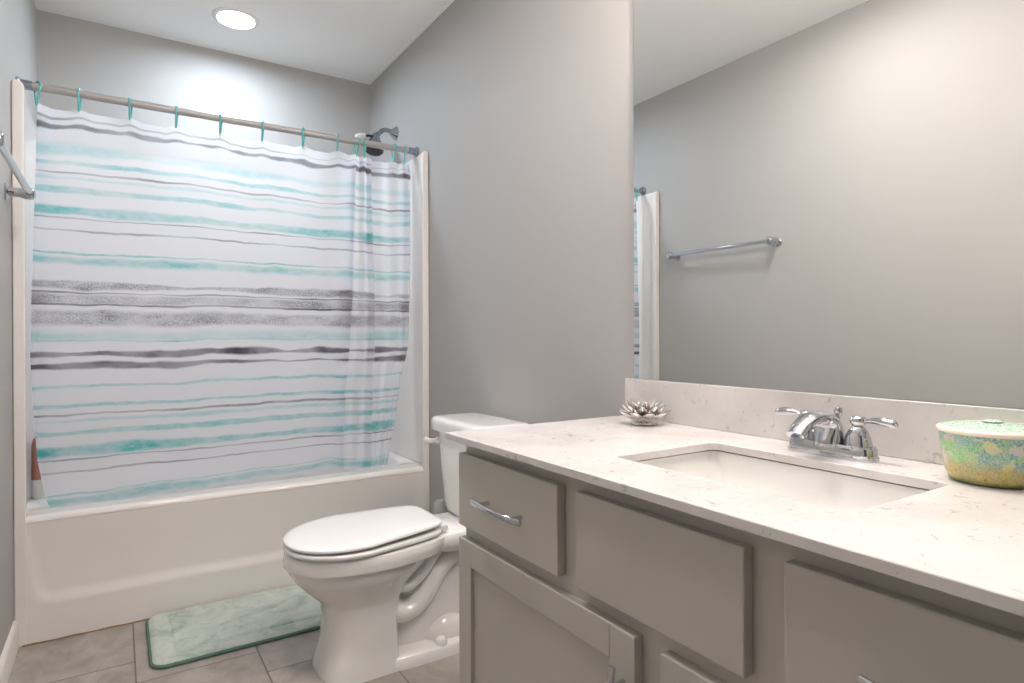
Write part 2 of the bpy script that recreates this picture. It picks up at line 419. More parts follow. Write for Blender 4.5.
# ------------------------------------------------------------------ bathtub with its surround
RIM = 0.434
def bathtub():
    t = thing('bathtub', 'white one-piece bathtub and shower surround across the back of the room', 'bathtub', (XL, YT, 0))
    x0, x1, y0, y1 = XL+0.001, XR-0.001, YT, YB-0.001
    # apron: front skin with a shallow pressed panel and rounded top edge
    m = MB(); nu, nv = 120, 60
    def ap(u, v):
        x = lerp(x0, x1, u); z = v*(RIM-0.02)
        def edge(d, w): return sm(d/w)
        k = edge(x-(-0.276+max(0.0, 0.36-z)*0.16), 0.028)*edge(1.20-max(0.0, 0.36-z)*0.16-x, 0.028)*edge(z-0.125-0.05*(1-sm((x+0.26)/0.06))-0.05*(1-sm((1.18-x)/0.06)), 0.045)*edge(0.46-z, 0.20)
        return (x, y0+0.013*k+0.012*(1-v), z)
    # flip lower flare: the skirt foot stays in the plane of the flange
    def ap2(u, v):
        x, y, z = ap(u, v); return (x, y-0.012*(1-v), z)
    m.grid(ap2, nu, nv)
    # rolled rim
    prof = []
    for i in range(9):
        a = PI/2*i/8; prof.append((y0+0.020-0.020*math.cos(a), RIM-0.020+0.020*math.sin(a)))
    prof += [(y0+0.05, RIM), (y0+0.090, RIM)]
    m.add([(x, y, z) for y, z in prof for x in (x0, x1)], [(2*i, 2*i+1, 2*i+3, 2*i+2) for i in range(len(prof)-1)])
    # basin: rounded-rectangle rings going down
    n = 96
    cx, cy = (x0+x1)/2, (y0+0.104+y1-0.055)/2
    hy = (y1-0.055-y0-0.104)/2; hx = (x1-x0)/2-0.075
    def rr(ax, ay, z, e, sx=0): return superellipse(cx+sx, cy, z, ax, ay, e, n)
    rings = [rr(hx, hy, RIM-0.016, 12), rr(hx-0.012, hy-0.010, RIM-0.06, 10), rr(hx-0.05, hy-0.03, 0.25, 8),
             rr(hx-0.09, hy-0.05, 0.13, 6), rr(hx-0.13, hy-0.08, 0.09, 5), rr(hx*0.5, hy*0.5, 0.075, 4), rr(0.02, 0.02, 0.072, 2)]
    m.loft(rings, False, True)
    # deck around the basin on the other three sides
    ring = rings[0]
    def proj(p):
        c, s = p[0]-cx, p[1]-cy; ax, ay = (x1-x0)/2, (y1-y0)/2
        k = min((hx+0.075)/abs(c) if abs(c) > 1e-6 else 99, (hy+0.055)/abs(s) if s > 1e-6 else ((hy+0.014)/abs(s) if s < -1e-6 else 99))
        return (cx+c*k, cy+s*k, RIM)
    lip = [(cx+(p[0]-cx)*1.008, cy+(p[1]-cy)*1.018, RIM-0.005) for p in ring]
    lip2 = [(cx+(p[0]-cx)*1.014, cy+(p[1]-cy)*1.034, RIM-0.0005) for p in ring]
    m.loft([ring, lip, lip2, [proj(p) for p in ring]], False, False)
    m.build('tub', 'acrylic', t, angle=50)
    # wall panels
    zt = 1.906; th = 0.016
    def panel(mb): return mb
    m = MB(); m.box(x0+th, x1-th, y1-th, y1, RIM, zt)
    m.build('back_panel', 'acrylic', t, bevel=0.006)
    for s, xx in ((1, x0), (-1, x1)):
        m = MB(); a, b = sorted((xx, xx+s*th)); m.box(a, b, y0+0.02, y1, RIM, zt)
        m.build('side_panel', 'acrylic', t, bevel=0.006)
        # corner cove between side and back panel
        # front flange, from the floor up, with a rounded top inner corner
        w = 0.033 if s > 0 else 0.031
        pts = [(xx, 0), (xx+s*w, 0), (xx+s*w, zt-0.02)]
        for i in range(1, 9):
            a2 = PI/2*i/8; pts.append((xx+s*(w-0.02+0.02*math.cos(a2)), zt-0.02+0.02*math.sin(a2)))
        pts.append((xx+s*0.006, zt)); pts.append((xx, zt-0.006))
        r0 = [(x, y0-0.002, z) for x, z in pts]; r1 = [(x, y0+0.028, z) for x, z in pts]
        MB().loft([r0, r1]).build('flange', 'acrylic', t, bevel=0.007, seg=3)
    # aged caulk bead where the skirt meets the floor
    MB().tube([(x0+0.02+i*0.03, y0-0.003, 0.002+0.001*math.sin(i*1.7)) for i in range(50)], 0.003, 8).build('caulk_bead', 'caulk', t)
bathtub()

# ------------------------------------------------------------------ shower rod, hooks, curtain
RY, RZ = 2.765, 1.936
def shower_rod():
    t = thing('shower_rod', 'brushed metal shower curtain rod spanning above the bathtub', 'shower rod', (XL, RY, RZ))
    MB().tube([(XL+0.004, RY, RZ), (0.3, RY, RZ), (0.46, RY, RZ), (XR-0.004, RY, RZ)], 0.0145, 24).build('rod', 'rod_metal', t)
    for x, s in ((XL, 1), (XR, -1)):
        MB().lathe([(0.024, 0.0), (0.024, 0.006), (0.018, 0.012), (0.0165, 0.04), (0.0165, 0.045), (0.0145, 0.046)], 24, (x, RY, RZ), 'x', s).build('end_cup', 'chrome_dull', t)
shower_rod()

HOOKS = [-0.237, -0.113, 0.046, 0.201, 0.360, 0.522, 0.690, 0.841, 0.929, 0.968, 1.109, 1.165]
def hooks():
    names = ['first', 'second', 'third', 'fourth', 'fifth', 'sixth', 'seventh', 'eighth', 'ninth', 'tenth', 'eleventh', 'twelfth']
    src = None
    for i, x in enumerate(HOOKS):
        lab = ['leftmost teal curtain hook on the rod beside the left wall', 'rightmost teal curtain hook on the rod beside the right flange'][i == 11] if i in (0, 11) \
            else '%s teal curtain hook from the left along the shower rod' % names[i]
        if src is None:
            m = MB()
            # loop that rides over the rod and closes through the cloth
            pts = []
            for k in range(28):
                a = 2*PI*k/28
                c, s = math.cos(a), math.sin(a)
                zz = 0.0185*s if s > 0 else 0.066*s
                yy = (0.0185 if s > -0.05 else lerp(0.0185, 0.006, min(1, -s)))*c
                pts.append((0.004*s if s < 0 else 0, yy, zz+0.0))
            m.tube(pts, 0.0034, 10, closed=True)
            m.lathe([(0.0, -0.0045), (0.0035, -0.003), (0.0045, 0), (0.0035, 0.003), (0, 0.0045)], 12, (0.001, -0.0185, 0.004))
            o = m.build('curtain_hook', 'teal_plastic'); src = o
        else:
            o = src.copy(); C.objects.link(o)
        o.location = (x, RY, RZ); o.rotation_euler = (0, 0, [0.55, -0.25, -0.3, -0.25, -0.35, -0.3, -0.5, -0.35, 0.45, -0.6, 0.35, -0.3][i])
        tag(o, lab, 'curtain hook', 'teal hooks holding the shower curtain')
hooks()

def curtain():
    # path control points (x, y) of the cloth seen from above, at four heights; folds overlap at the ends
    def key(e0, f1, f2, eR, amp):
        return [(e0+0.046, 2.779), (e0+0.03, 2.778), (e0+0.008, 2.775), (e0-0.001, 2.769), (e0+0.008, 2.763), (e0+0.05, 2.765),
                (lerp(e0, f1, 0.2), 2.766-amp), (lerp(e0, f1, 0.33), 2.764+amp), (lerp(e0, f1, 0.47), 2.766-amp), (lerp(e0, f1, 0.6), 2.764+amp*0.8),
                (lerp(e0, f1, 0.74), 2.766-amp), (lerp(e0, f1, 0.86), 2.765+amp*0.6), (lerp(e0, f1, 0.94), 2.758-amp*.6), (f1-0.008, 2.755), (f1, 2.760), (f1-0.008, 2.766),
                (f1-0.045, 2.770), (f1-0.058, 2.775), (f1-0.045, 2.781), (f1, 2.777), (lerp(f1, f2, 0.3), 2.783), (lerp(f1, f2, 0.52), 2.768), (lerp(f1, f2, 0.72), 2.779), (f2-0.01, 2.764), (f2, 2.771), (f2-0.01, 2.777),
                (f2-0.03, 2.781), (f2-0.037, 2.786), (f2-0.025, 2.791), (f2+0.01, 2.788), (lerp(f2, eR, 0.25), 2.778), (lerp(f2, eR, 0.45), 2.789), (lerp(f2, eR, 0.66), 2.777), (lerp(f2, eR, 0.82), 2.786), (eR-0.012, 2.776),
                (eR, 2.783), (eR-0.012, 2.789), (eR-0.04, 2.793), (eR-0.052, 2.796)]
    K = [(0.43, key(-0.206, 0.860, 0.995, 1.078, 0.010)), (0.50, key(-0.225, 0.860, 0.995, 1.086, 0.008)), (0.60, key(-0.243, 0.862, 0.997, 1.108, 0.006)),
         (0.83, key(-0.257, 0.872, 1.005, 1.145, 0.005)), (0.98, key(-0.262, 0.888, 1.014, 1.183, 0.005)), (1.22, key(-0.257, 0.904, 1.012, 1.193, 0.006)),
         (1.60, key(-0.245, 0.915, 1.004, 1.199, 0.008)), (1.88, key(-0.238, 0.922, 1.000, 1.200, 0.011))]
    def path(z):
        for a, b in zip(K, K[1:]):
            if z <= b[0]:
                k = max(0, (z-a[0])/(b[0]-a[0]))
                return [(lerp(p[0], q[0], k), lerp(p[1], q[1], k), 0) for p, q in zip(a[1], b[1])]
        return [(p[0], p[1], 0) for p in K[-1][1]]
    per = 10; ref = spline(path(1.22), per); N = len(ref)
    s = [0.0]
    for a, b in zip(ref, ref[1:]): s.append(s[-1]+(b-a).length)
    ztop = 1.879; zbot = 0.436; NV = 150
    top = []
    for i in range(N):
        x = spline(path(1.88), per)[i].x if i == 0 else None
    tp = spline(path(1.88), per); bt = spline(path(0.43), per)
    verts, faces, uvs = [], [], []
    for j in range(NV+1):
        v = j/NV; z = lerp(zbot, ztop, v)
        p = spline(path(z), per)
        for i in range(N):
            x = tp[i].x
            d = min(abs(x-h) for h in HOOKS); sag = min(0.014, 0.35*d)*sm((v-0.90)/0.10)
            # hem rides up a little on the wide panel and dips at the folds
            hem = (0.012*math.sin((bt[i].x-0.2)*4.4)-0.004+0.020*sm(1-abs(bt[i].x-0.80)/0.10))*sm(1-v/0.13) if i < 0.55*N else -0.004*sm(1-v/0.13)
            verts.append((p[i].x, p[i].y+0.004*math.sin(x*40)*sm((v-0.93)/0.07), z-sag+hem)); uvs.append((s[i], z))
    for j in range(NV):
        for i in range(N-1):
            a = j*N+i; faces.append((a, a+1, a+N+1, a+N))
    me = D.meshes.new('shower_curtain'); me.from_pydata(verts, [], faces)
    ul = me.uv_layers.new(name='uv')
    for lp in me.loops: ul.data[lp.index].uv = uvs[lp.vertex_index]
    for q in me.polygons: q.use_smooth = True
    me.materials.append(M['curtain_cloth'])
    o = D.objects.new('shower_curtain', me); C.objects.link(o)
    tag(o, 'white shower curtain with watercolour aqua and grey stripes hanging in front of the bathtub', 'shower curtain')
curtain()

# ------------------------------------------------------------------ shower head
def shower_head():
    y = 3.03
    t = thing('shower_fixture', 'chrome shower head on a curved arm from the right wall above the rod', 'shower head', (XR, y, 2.1))
    MB().lathe([(0.036, 0.0), (0.036, 0.003), (0.030, 0.010), (0.017, 0.026), (0.012, 0.034)], 32, (XR, y, 2.10), 'x', -1).build('wall_flange', 'chrome_dull', t)
    arm = spline([(XR-0.01, y, 2.10), (XR-0.05, y, 2.108), (XR-0.075, y, 2.102), (1.128, y-0.004, 2.078), (1.112, y-0.006, 2.062)], 8)
    MB().tube(arm, 0.0115, 16).build('arm', 'chrome_dull', t)
    ax = Vector((-0.22, -0.25, -0.94)).normalized(); o = Vector((1.116, y-0.006, 2.07))
    q = ax.to_track_quat('Z', 'Y').to_matrix()
    def head(prof, name, mat, par):
        m = MB(); rings = []
        for r, h in prof:
            rings.append([o+q @ Vector((max(r, 1e-5)*math.cos(2*PI*k/36), max(r, 1e-5)*math.sin(2*PI*k/36), h)) for k in range(36)])
        return m.loft(rings).build(name, mat, par)
    head([(0.012, -0.012), (0.018, 0.0), (0.020, 0.012), (0.026, 0.03), (0.040, 0.055), (0.048, 0.075), (0.050, 0.088), (0.046, 0.092), (0.0, 0.092)], 'shower_head', 'chrome_dull', t)
    head([(0.043, 0.0915), (0.043, 0.096), (0.030, 0.099), (0.0, 0.100)], 'spray_face', 'dark_rubber', t)
    # small side bracket with a pale clip
    MB().tube(spline([(1.105, y-0.01, 2.062), (1.07, y-0.02, 2.056), (1.045, y-0.025, 2.050)], 6), [(0.008, 0.006)]*13, 12).build('bracket', 'dark_rubber', t)
    MB().tube(spline([(1.050, y-0.025, 2.050), (1.025, y-0.028, 2.046), (1.005, y-0.03, 2.036)], 6), [(0.012, 0.013)]*13, 14).build('bracket_clip', 'cap_white', t)
shower_head()

# bottle glimpsed past the left edge of the curtain, on the tub's back ledge
def bottle():
    bx, by = -0.2505, 2.93
    t = thing('shampoo_bottle', 'pinkish brown bottle with white lower part past the left curtain edge', 'bottle', (bx, by, RIM))
    MB().loft([superellipse(bx, by, RIM+h, a, b, 2.4, 28) for h, a, b in ((0, .0245, .0245), (.003, .027, .027), (.072, .027, .027), (.0722, .0262, .0262))]).build('base_band', 'cap_white', t)
    MB().loft([superellipse(bx, by, RIM+h, a, b, 2.4, 28) for h, a, b in ((.0722, .0262, .0262), (.074, .027, .027), (.20, .026, .026), (.225, .020, .020), (.232, .012, .012), (.236, .011, .011))]).build('body', 'pink_plastic', t)
    MB().lathe([(0.0125, .236), (0.0125, .262), (0.0105, .265), (0, .265)], 24, (bx, by, RIM)).build('cap', 'cap_white', t)
bottle()

# ------------------------------------------------------------------ towel bar
def towel_bar():
    x, z, ya, yb = XL+0.062, 1.502, 1.850, 2.495
    t = thing('towel_bar', 'chrome towel bar with two posts mounted on the left wall', 'towel bar', (XL, (ya+yb)/2, z))
    MB().tube([(x, ya, z), (x, ya+0.1, z), (x, yb-.1, z), (x, yb, z)], 0.0095, 20).build('bar', 'chrome', t)
    for y in (ya, yb):
        MB().lathe([(0.027, 0.0), (0.027, 0.004), (0.024, 0.007), (0.017, 0.010), (0.0155, 0.020), (0.0145, 0.034), (0.0165, 0.044), (0.0195, 0.052),
                    (0.0200, 0.062), (0.0185, 0.070), (0.012, 0.076), (0.0, 0.078)], 32, (XL, y, z), 'x', 1).build('post', 'chrome', t)
towel_bar()

# ------------------------------------------------------------------ toilet
def toilet():
    yc = 1.933
    t = thing('toilet', 'white two-piece toilet with closed lid between the vanity and the bathtub', 'toilet', (0.8, yc, 0))
    # bowl and pedestal
    def ring(z, xf, xb, hw, e=2.2, e2=2.4, n=64, mid=0.5):
        xm = lerp(xf, xb, mid); return superellipse(xm, yc, z, xm-xf, hw, e, n, e2, xb-xm)
    keys = [(0.0, .514, .750, .134, 3.0, 7, .5), (0.012, .515, .750, .132, 3.0, 7, .5), (0.06, .528, .749, .121, 2.9, 7, .5), (.11, .536, .748, .112, 2.8, 7, .5), (.16, .538, .749, .108, 2.7, 7, .5),
            (.205, .531, .757, .109, 2.6, 6, .5), (.220, .522, .768, .114, 2.4, 4, .5), (.236, .507, .785, .122, 2.3, 3.4, .5), (.262, .478, .800, .131, 2.2, 3, .5), (.29, .453, .840, .150, 2.1, 2.6, .5),
            (.318, .435, .875, .161, 2.1, 2.5, .48), (.336, .434, .90, .162, 2.1, 2.5, .47), (.341, .421, .93, .175, 2.1, 2.5, .46), (.36, .420, .94, .177, 2.1, 2.6, .45), (.378, .423, .945, .177, 2.1, 2.6, .45),
            (.386, .434, .945, .172, 2.1, 2.6, .45)]
    rings = [ring(z, a, b, c, e, e2, 64, md) for z, a, b, c, e, e2, md in keys]
    MB().loft(rings).build('bowl', 'porcelain', t, angle=50)
    # rear deck carrying the tank
    rr = []
    for z, x0, x1, hw, e in ((.318, .90, 1.17, .10, 4), (.335, .84, 1.19, .118, 4), (.35, .80, 1.20, .124, 4), (.378, .80, 1.20, .126, 4), (.387, .81, 1.195, .120, 4)):
        rr.append(superellipse((x0+x1)/2, yc, z, (x1-x0)/2, hw, e, 48))
    MB().loft(rr).build('tank_deck', 'porcelain', t, angle=50)
    # trapway: the S-bend visible on the sides
    m = MB()
    path = spline([(.70, yc, .235), (.75, yc, .155), (.81, yc, .150), (.865, yc, .195), (.915, yc, .262), (.975, yc, .300), (1.035, yc, .275), (1.06, yc, .19), (1.065, yc, .06)], 8)
    m.tube(path, [(0.088+0.006*math.sin(i/8), 0.048) for i in range(len(path))], 28)
    path2 = spline([(.715, yc, .285), (.775, yc, .235), (.835, yc, .265), (.885, yc, .325), (.93, yc, .36)], 8)
    m.tube(path2, [(0.098, 0.034) for i in range(len(path2))], 28)
    m.build('trapway', 'porcelain', t, angle=60)
    # web filling the middle below the bend, and the foot
    rr = []
    for z, x0, x1, hw in ((0.0, .62, 1.135, .140), (.010, .62, 1.136, .139), (.030, .64, 1.132, .134), (.036, .65, 1.128, .128)):
        rr.append(superellipse((x0+x1)/2, yc, z, (x1-x0)/2, hw, 3.4, 56))
    MB().loft(rr).build('foot', 'porcelain', t, angle=50)
    MB().loft([superellipse(.92, yc, z, a, b, 3.2, 40) for z, a, b in ((.03, .20, .064), (.10, .19, .062), (.20, .15, .058), (.30, .10, .05))]).build('web', 'porcelain', t, angle=60)
    for s in (-1, 1):
        # swelling beside the bolt and the bolt cap
        m = MB(); rr = []
        for k in range(9):
            a = PI/2*k/8; rr.append(superellipse(.940, yc+s*.048, .030+.075*math.sin(a), max(.004, .085*math.cos(a)), max(.003, .052*math.cos(a)), 2.2, 32))
        m.loft(rr).build('foot_swelling', 'porcelain', t, angle=60)
        MB().lathe([(0.0195, .034), (0.0195, .042), (0.0175, .052), (0.010, .058), (0, .059)], 24, (.888, yc+s*.112, 0)).build('bolt_cap', 'seat_plastic', t)
    # seat ring and lid, plan outline of an elongated seat
    def outline(grow, n=160):
        r = []
        for j in range(n):
            a = 2*PI*j/n; c, s = math.cos(a), math.sin(a)
            if c < 0: x = .63+(.207+grow)*math.copysign(abs(c)**(2/2.15), c)
            else: x = .63+(.272+grow)*abs(c)**(2/12)
            hw = (.181+grow)
            if x > .63: hw *= 1-0.30*sm((x-.60)/.34)
            y = yc+hw*math.copysign(abs(s)**(2/(2.15 if c < 0 else 5)), s)
            r.append((x, y))
        return r
    def slab(prof, name, slope=0.0):
        rings = []
        for g, z in prof: rings.append([(x, y, z+slope*(x-.42)) for x, y in outline(g)])
        return MB().loft(rings).build(name, 'seat_plastic', t, angle=50)
    slab([(-.010, .3875), (-.001, .389), (.002, .394), (.002, .400), (-.002, .4035), (-.012, .4045)], 'seat', 0.012)
    slab([(-.014, .4075), (-.004, .4080), (.0005, .4105), (.0005, .4165), (-.004, .4200), (-.016, .4220), (-.05, .4235), (-.11, .4245), (-.17, .425)], 'lid', 0.035)
    for s in (-1, 1):
        MB().lathe([(0.0, -.022), (.010, -.021), (.011, 0), (.010, .021), (0, .022)], 20, (.912, yc+s*.075, .404), 'y').build('hinge', 'seat_plastic', t)
    # tank body
    def tr(z, xf, hw, e=5.0): return superellipse((xf+1.207)/2, yc, z, (1.207-xf)/2, hw, e, 64)
    MB().loft([tr(.388, 1.034, .158), tr(.400, 1.024, .166), (tr(.43, 1.019, .171)), tr(.55, 1.010, .181), tr(.66, 1.004, .189), tr(.694, 1.002, .192)]).build('tank', 'porcelain', t, angle=50)
    def tl(z, g): return superellipse(1.097+.0, yc, z, .1125+g, .209+g, 6.0, 72)
    MB().loft([tl(.692, -.006), tl(.694, 0), tl(.715, .002), tl(.730, .001), tl(.738, -.005), tl(.742, -.016), tl(.743, -.04)]).build('tank_lid', 'porcelain', t, angle=50)
    # trip lever on the tank front, far side
    lv = MB()
    lv.lathe([(.014, 0), (.014, .006), (.009, .010), (.008, .020)], 20, (1.008, yc+.155, .652), 'x', -1)
    lv.tube(spline([(.990, yc+.155, .652), (.981, yc+.160, .652), (.976, yc+.178, .653), (.973, yc+.190, .655)], 6), [(.006, .009)]*19, 14)
    lv.build('flush_lever', 'seat_plastic', t)
toilet()

def brush_holder():
    x, y = 1.166, 2.40
    t = thing('brush_canister', 'pale grey plastic canister on the floor behind the toilet tank', 'toilet brush', (x, y, 0))
    MB().lathe([(.040, 0), (.042, .006), (.034, .05), (.030, .14), (.0295, .30), (.027, .322), (.018, .335), (.0, .339)], 32, (x, y, 0)).build('holder', 'pale_plastic', t)
    MB().lathe([(.0302, .255), (.0318, .258), (.0318, .264), (.0302, .267)], 32, (x, y, 0)).build('collar', 'pale_plastic', t)
brush_holder()

# ------------------------------------------------------------------ bath mat
def bath_mat():
    x0, x1, y0, y1 = 0.085, 0.70, 2.212, 2.628
    cx, cy, hx, hy = (x0+x1)/2, (y0+y1)/2, (x1-x0)/2, (y1-y0)/2
    t = thing('bath_mat', 'pale sage green bath mat with stitched border on the floor by the bathtub', 'bath mat', (cx, cy, 0))
    m = MB(); nx, ny = 170, 116; H = 0.024; R = 0.045
    def rdist(x, y):
        qx, qy = abs(x-cx)-hx+R, abs(y-cy)-hy+R
        return R-(math.hypot(max(qx, 0), max(qy, 0))+min(max(qx, qy), 0))   # depth inside the outline
    def fn(u, v):
        # map the square to the rounded rectangle
        x, y = lerp(-hx, hx, u), lerp(-hy, hy, v)
        if abs(x) > hx-R and abs(y) > hy-R:
            dx, dy = abs(x)-hx+R, abs(y)-hy+R; k = max(dx, dy)/max(1e-9, math.hypot(dx, dy))
            x = math.copysign(hx-R+dx*k, x); y = math.copysign(hy-R+dy*k, y)
        d = rdist(cx+x, cy+y)
        h = H*math.sqrt(max(0, 1-(1-min(1, d/0.024))**2))*0.96
        # pressed stitch line: a rectangle set in from the edge
        e = max(abs(x)-(hx-0.066), abs(y)-(hy-0.058))
        h -= 0.009*math.exp(-(e/0.005)**2)
        p = Vector((cx+x, cy+y, 0))
        h += 0.0012*noise.noise(p*90)*min(1, d/0.02)+0.0016*noise.noise(p*22)*min(1, d/0.02)
        return (cx+x, cy+y, max(0.004, h))
    m.grid(fn, nx, ny); m.build('pile', 'mat_pile', t, angle=180)
    # darker rolled base edge
    pts = []
    for k in range(96):
        a = 2*PI*k/96; c, s = math.cos(a), math.sin(a)
        x = math.copysign(hx-R, c)+R*c*0.985; y = math.copysign(hy-R, s)+R*s*0.985
        pts.append((cx+x, cy+y, 0.0062))
    m = MB(); m.tube(pts, 0.006, 10, closed=True); m.build('base_edge', 'mat_edge', t)
bath_mat()

# ------------------------------------------------------------------ vanity
XD, XF = 0.6735, 0.6935     # front of doors/drawers, face frame
VY0, VY1 = 0.060, 1.286
def pull(parent, p, axis, L=0.19, post=0.128):
    """arched bar pull with two posts; p on the front face, axis y or z"""
    x, y, z = p
    def at(s, o): return (x-o, y+s, z) if axis == 'y' else (x-o, y, z+s)
    h = MB(); n = 20
    pts = [at(lerp(-L/2, L/2, k/n), 0.024+0.010*(1-(2*k/n-1)**2)) for k in range(n+1)]
    h.tube(pts, [(0.0048, 0.0072) if axis == 'y' else (0.0072, 0.0048)]*(n+1), 14)
    for s in (-post/2, post/2):
        h.tube([at(s, -0.002), at(s, 0.012), at(s, 0.027)], [0.0055, 0.0042, 0.0042], 12)
    return h.build('handle', 'chrome', parent, angle=40)

def vanity():
    t = thing('vanity_cabinet', 'taupe painted bathroom vanity cabinet with drawers and shaker doors under the counter', 'cabinet', (XF, (VY0+VY1)/2, 0))
    zt = CT-0.0152
    m = MB()
    m.box(XF+0.02, XR-0.001, VY1-0.016, VY1, 0.0, zt-0.0004); m.box(XF+0.02, XR-0.001, VY0, VY0+0.016, 0.0, zt-0.0004)
    m.box(XR-0.012, XR-0.001, VY0+0.0161, VY1-0.0161, 0.0, zt-0.0004); m.box(XF+0.02, XR-0.0121, VY0+0.0161, VY1-0.0161, 0.10, 0.116)
    m.box(XF+0.06, XF+0.072, VY0+0.0161, VY1-0.0161, 0.0, 0.0999)
    m.build('carcass', 'cabinet_paint', t, bevel=0.001)
    # face frame of stiles and rails
    m = MB(); b0, b1 = XF, XF+0.0198
    zl, zr, zc = 0.10, zt-0.0004, 0.570
    for a, b in ((VY1-0.045, VY1), (VY0, VY0+0.045)): m.box(b0, b1, a, b, zl, zr)          # outer stiles
    ya, yb = VY0+0.0451, VY1-0.0451
    m.box(b0, b1, ya, yb, zr-0.048, zr)                                                    # top rail
    m.box(b0, b1, ya, yb, zc, 0.615)                                                       # middle rail
    m.box(b0, b1, ya, yb, zl, 0.135)                                                       # bottom rail
    for a, b in ((0.845, 0.902), (0.445, 0.505)): m.box(b0, b1, a, b, 0.6151, zr-0.0481)     # stiles between the drawers
    m.box(b0, b1, 0.640, 0.710, 0.1351, zc-0.0001)                                         # stile between the doors
    for a, b, c, d in ((VY1-.0452, .9021, .6151, zr-.0481), (.8449, .5051, .6151, zr-.0481), (.4449, VY0+.0452, .6151, zr-.0481)): m.box(b0+.006, b1, b, a, c, d)
    for a, b in ((VY1-.0452, .7101), (.6399, VY0+.0452)): m.box(b0+.006, b1, b, a, .1351, zc-.0001)
    m.build('face_frame', 'cabinet_paint', t)
    def front(name, y0, y1, z0, z1):
        return MB().box(XD, XF-0.0002, y0, y1, z0, z1).build(name, 'cabinet_paint', t, bevel=0.0022, seg=3)
    zb, zu = 0.600, 0.768
    d1 = front('drawer', 0.900, 1.286, zb, zu); pull(d1, (XD, 1.083, 0.680), 'y')
    front('false_drawer_front', 0.503, 0.847, zb, zu)
    d3 = front('drawer', 0.060, 0.447, zb, zu); pull(d3, (XD, 0.248, 0.680), 'y')
    def door(y0, y1, hy):
        z0, z1, w = 0.115, 0.5705, 0.057
        m = MB()
        m.box(XD, XF-0.0002, y0, y0+w, z0, z1); m.box(XD, XF-0.0002, y1-w, y1, z0, z1)
        m.box(XD, XF-0.0002, y0+w, y1-w, z1-w, z1); m.box(XD, XF-0.0002, y0+w, y1-w, z0, z0+w)
        dd = m.build('door', 'cabinet_paint', t, bevel=0.0018, seg=2)
        MB().box(XD+0.009, XF-0.003, y0+w-.004, y1-w+.004, z0+w-.004, z1-w+.004).build('door_panel', 'cabinet_paint', dd)
        pull(dd, (XD, hy, 0.427), 'z')
    door(0.702, 1.286, 0.726); door(0.062, 0.648, 0.619)
vanity()

SX0, SX1, SY0, SY1 = 0.787, 1.069, 0.428, 0.872
def rrect(x0, x1, y0, y1, r, z, n=8):
    p = []
    for cx, cy, a0 in ((x1-r, y1-r, 0), (x0+r, y1-r, 90), (x0+r, y0+r, 180), (x1-r, y0+r, 270)):
        for k in range(n+1):
            a = math.radians(a0+90*k/n); p.append((cx+r*math.cos(a), cy+r*math.sin(a), z))
    return p
def countertop():
    x0, x1, y0, y1, zb = 0.6515, XR-0.001, 0.035, 1.3134, CT-0.0152
    inner = lambda z, g=0: rrect(SX0-g, SX1+g, SY0-g, SY1+g, 0.016+g, z)
    def outer(z, g=0): 
        q = []
        for x, y, _ in inner(z):
            cx, cy = (SX0+SX1)/2, (SY0+SY1)/2
            q.append((x, y))
        # match each hole vertex with a point on the slab outline (corner vertices go to corners)
        out = []; n = 9
        cor = [(x1-g, y1-g), (x0+g, y1-g), (x0+g, y0+g), (x1-g, y0+g)]
        for i, c in enumerate(cor): out += [(c[0], c[1], z)]*n
        return out
    e = 0.0012
    rings = [inner(zb), inner(CT-e), inner(CT, e), outer(CT, e), outer(CT-e), outer(zb+e), outer(zb, e), inner(zb)]
    m = MB(); m.loft(rings, False, False)
    bm_o = m.build('countertop', 'quartz', angle=30)
    tag(bm_o, 'white speckled quartz countertop with a sink cut-out on the vanity', 'countertop')
    s = MB().box(XR-0.016, XR-0.001, y0, 1.297, CT+0.0002, 0.9205).build('backsplash', 'quartz', bevel=0.0012)
    tag(s, 'white speckled quartz backsplash standing on the countertop below the mirror', 'backsplash')
countertop()

def sink():
    zb = CT-0.0192; g = 0.007
    t = thing('sink', 'white rectangular undermount sink set in the quartz countertop', 'sink', ((SX0+SX1)/2, (SY0+SY1)/2, zb))
    m = MB()
    ri = []
    for z, k, r in ((zb, -g, .02), (zb-.012, -g+.001, .02), (zb-.07, .008, .03), (zb-.105, .022, .045), (zb-.122, .05, .05), (zb-.127, .09, .045), (zb-.129, .118, .02)):
        ri.append(rrect(SX0+k, SX1-k, SY0+k*1.2, SY1-k*1.2, r, z))
    ro = [rrect(SX0-.03, SX1+.03, SY0-.03, SY1+.03, .03, zb), rrect(SX0-.03, SX1+.03, SY0-.03, SY1+.03, .03, zb-.012), rrect(SX0-.012, SX1+.012, SY0-.012, SY1+.012, .03, zb-.016), rrect(SX0+.02, SX1-.02, SY0+.02, SY1-.02, .04, zb-.14)]
    m.loft(list(reversed(ro))+ri, True, True).build('basin', 'basin_white', t, angle=50)
    MB().lathe([(.024, -.1285), (.024, -.1255), (.021, -.1245), (.0, -.1245)], 28, ((SX0+SX1)/2, (SY0+SY1)/2, zb)).build('drain', 'chrome', t)
sink()

